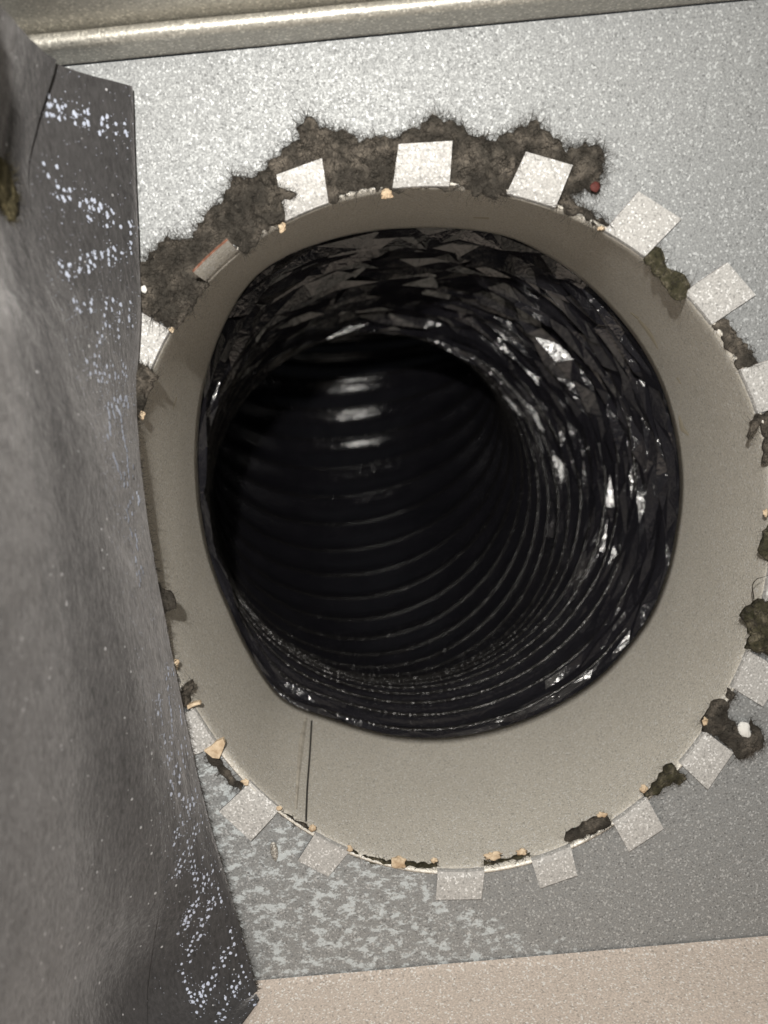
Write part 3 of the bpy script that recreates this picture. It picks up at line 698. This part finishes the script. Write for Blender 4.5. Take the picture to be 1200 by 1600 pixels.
tuft('insulation_tuft', c2([(500,400),(640,405),(790,455),(760,480),(715,500),(732,545),(735,585),(660,600),(600,560),(520,480)]), 'pointed wisp of dark wool lying over the corner of a tab', 'insulation', .0022, 1.0, .0022, 'insulation tufts around the collar', 'wool', .0038, .0011, .0006, over=True)
# fuzz along the cut edge of the printed strip, a part of the strip
edge = surf[:, 0]; st = []
for k in range(900):
    i = random.uniform(.30, .93) * (NVR - 1); a = int(i); p = edge[a] * (1 - i + a) + edge[a + 1] * (i - a) + np.array([-.0004, random.uniform(-.0004, .0012), 0])
    L = random.uniform(.0006, .0024); dr = np.array([1, random.uniform(-.5, .3), random.gauss(0, .6)]); dr /= np.linalg.norm(dr); P = [p]
    for s_ in range(3): dr = dr + np.array([0, random.gauss(0, .25), random.gauss(0, .25)]); P.append(P[-1] + dr * L / 3)
    st.append((P, .00008))
tube_strands('edge_fuzz', st, M['fibre'], flap, 0)

# torn spot on the side board: crater rim and yellow fibres, parts of the board
def blob_patch(name, px, bvh, lift, mat, parent, rough_=.0006, center=None):
    pts = []
    for (x, y) in px:
        l, n_ = hit(bvh, x, y)
        if l is None: return None
        pts.append((l, n_))
    c = sum((p[0] for p in pts), Vector()) / len(pts); nn = sum((p[1] for p in pts), Vector()).normalized()
    v = [p[0] + p[1] * .0001 for p in pts]; m = len(v); v2 = [p[0].lerp(c, .25) + p[1] * (lift + random.uniform(-.3, .3) * lift) for p in pts]; v3 = [p[0].lerp(c, .65) + p[1] * (lift * random.uniform(.3, 1.2)) for p in pts]
    vs = v + v2 + v3 + [c + nn * lift * .8]; f = []
    for k in range(m):
        k2 = (k + 1) % m; f += [(k, k2, m + k2, m + k), (m + k, m + k2, 2 * m + k2, 2 * m + k), (2 * m + k, 2 * m + k2, 3 * m)]
    return mesh_obj(name, vs, f, mat, parent, True)
tp = [(-6,240),(2,246),(10,258),(16,272),(22,290),(26,308),(27,322),(25,338),(22,347),(14,346),(8,336),(2,325),(-6,318)]
torn = blob_patch('torn_spot', tp, SIDE_BVH, .0008, M['yellow'], side)
if torn: torn['label'] = 'torn spot with yellowish glass fibre showing'
st = []
for k in range(260):
    q = random.choice(tp); x, y = q[0] + random.gauss(0, 3), q[1] + random.gauss(0, 5)
    if k % 2: x, y = random.uniform(-4, 18), random.uniform(255, 335)
    l, n_ = hit(SIDE_BVH, x, y)
    if l is None: continue
    p = np.array(l); dr = np.array(n_) * random.uniform(.1, .5) + RNG.normal(0, .7, 3); dr /= np.linalg.norm(dr); L = random.uniform(.0012, .004)
    st.append(([p + dr * L * s_ / 3 + RNG.normal(0, .00012, 3) for s_ in range(4)], .00007))
tube_strands('glass_fibres', st, M['yellow'], side, 0)

# ---------------------------------------------------------------- small things
def bead(name, px, py, rx, rz, label, cat, mat, y=-.0012, depth=.5, group=None, rough_=.25, rot=0):
    c = U(px, py, y); k = .1016 / 500
    bm = bmesh.new(); bmesh.ops.create_icosphere(bm, subdivisions=3, radius=1); sd = random.random() * 90
    for v in bm.verts:
        d = 1 + rough_ * mnoise.noise(v.co * 1.6 + Vector((sd, 0, 0))) + rough_ * .5 * mnoise.noise(v.co * 4 + Vector((sd, 3, 0)))
        x, z = v.co.x * rx * k * d, v.co.z * rz * k * d
        v.co = Vector((c[0] + x * math.cos(rot) - z * math.sin(rot), c[1] + v.co.y * min(rx, rz) * k * depth * d, c[2] + x * math.sin(rot) + z * math.cos(rot)))
    me = bpy.data.meshes.new(name); bm.to_mesh(me); bm.free(); me.materials.append(mat); me.polygons.foreach_set('use_smooth', [True] * len(me.polygons))
    o = bpy.data.objects.new(name, me); COL.objects.link(o); return tag(o, label, cat, group)
GB = 'tan adhesive blobs on the collar rim'
for x, y, a, b, lab in [
  (622,1347,13,11,'largest round tan adhesive blob, on the bottom rim of the collar'),
  (770,1337,15,8,'wide flat tan adhesive blob beside the bottom tab'),
  (815,1331,9,6,'small tan adhesive blob beside the tab with a slanted lower edge'),
  (678,1344,6,5,'tiny tan adhesive blob touching the bottom tab'),
  (547,1326,5,7,'narrow tan adhesive blob on the corner of the faint tab by the lap seam'),
  (488,1294,6,6,'round tan adhesive blob at the foot of the lap seam'),
  (436,1263,5,4,'tiny tan blob at the upper end of the thin dark line near the lap seam'),
  (941,1273,9,5,'tan adhesive blob on the end of the sausage-shaped tuft'),
  (1006,1232,6,7,'pale adhesive blob on the lower tip of the bow-shaped tuft'),
  (605,303,9,7,'tan adhesive blob at the lower left corner of the top tab'),
  (441,355,6,7,'pale tan adhesive blob under the tab in the dark wool band'),
  (383,1222,6,5,'tan adhesive blob at the end of the strip below the triangular chip'),
  (275,1037,5,8,'tan adhesive blob half hidden by the printed liner strip'),
  (221,648,5,7,'tan adhesive blob below the dark tuft at the liner strip'),
  (268,515,4,4,'tiny tan blob on the corner of the leftmost pale tab'),
  (1102,1128,5,8,'tan adhesive blob on the lower end of the hook-shaped tuft'),
  (939,357,5,4,'tiny tan blob at the lower end of the dark wool band'),
  (1196,802,4,6,'tiny tan blob on the far right rim of the collar')]:
    bead('adhesive_blob', x, y, a * .85, b * .85, lab, 'adhesive', M['tan'], group=GB, rough_=.7)
bead('red_dot', 930, 292, 7, 7, 'small dark red round dot in the end of the wool band', 'rubber dot', M['red'], y=-.0026, depth=.4, rough_=.12)
bead('white_fluff', 1163, 1140, 9, 14, 'white fluff spot inside the hook-shaped insulation tuft', 'fluff', M['fluff'], y=-.001, rot=.4)
bead('white_fluff', 225, 452, 4, 5, 'tiny white fluff bead on the dark wool by the liner strip', 'fluff', M['fluff'], y=-.004)
# triangular tan chip and splinter
def chip(name, px, label, cat, mat, y=-.0022, th_=.0016, group=None):
    P = [U(a, b, y) for a, b in px]; m = len(P); c = sum(P) / m
    v = [p + np.array([0, RNG.uniform(-.0002, .0002), 0]) for p in P] + [p + np.array([0, th_, 0]) for p in P] + [c + np.array([0, -.0005, 0])]
    f = [(i, (i + 1) % m, 2 * m) for i in range(m)] + [(i, i + m, (i + 1) % m + m, (i + 1) % m) for i in range(m)] + [tuple(range(2 * m - 1, m - 1, -1))]
    return tag(mesh_obj(name, v, f, mat), label, cat, group)
chip('adhesive_chip', c6([(345,795),(375,778),(400,755),(432,740),(440,765),(428,800),(415,830),(385,828)]), 'triangular pale tan adhesive chip on the lower left rim', 'adhesive', M['tan'])
chip('adhesive_splinter', c6([(268,590),(295,578),(325,572),(331,582),(305,592),(272,606)]), 'thin tan adhesive splinter beside the printed liner strip', 'adhesive', M['tan'])
# weld pin standing on the plate
pp = U(429, 1329, 0); k = .1016 / 500
bm = bmesh.new(); prof = [(0, -17), (2.5, -13), (5, -8), (6, 0), (6.2, 8), (5, 14), (2.6, 17), (0, 18)]; NP = 14
rows = []
for r_, z_ in prof:
    rows.append([bm.verts.new((pp[0] + r_ * k * math.cos(2 * math.pi * q / NP), -.0009 + r_ * k * .8 * math.sin(2 * math.pi * q / NP), pp[2] + z_ * k + .0002 * mnoise.noise((q, z_, 0)))) for q in range(NP)])
for a, b in zip(rows, rows[1:]):
    for q in range(NP): bm.faces.new((a[q], a[(q + 1) % NP], b[(q + 1) % NP], b[q]))
bmesh.ops.recalc_face_normals(bm, faces=bm.faces)
me = bpy.data.meshes.new('metal_stud'); bm.to_mesh(me); bm.free(); me.materials.append(M['pin'])
o = bpy.data.objects.new('metal_stud', me); COL.objects.link(o); tag(o, 'small rough bullet-shaped metal stud on the plate below the collar', 'stud')
# loose thread at the right rim
P = [U(1178, 936, -.003), U(1176, 915, -.005), U(1182, 905, -.006), U(1192, 902, -.005), U(1204, 898, -.003)]
o = tube_strands('loose_thread', [(cr_spline(P, 20), .00022)], M['fibre'], None, 0); del o['kind']; tag(o, 'thin dark curled thread rising from the bushy insulation tuft', 'thread')
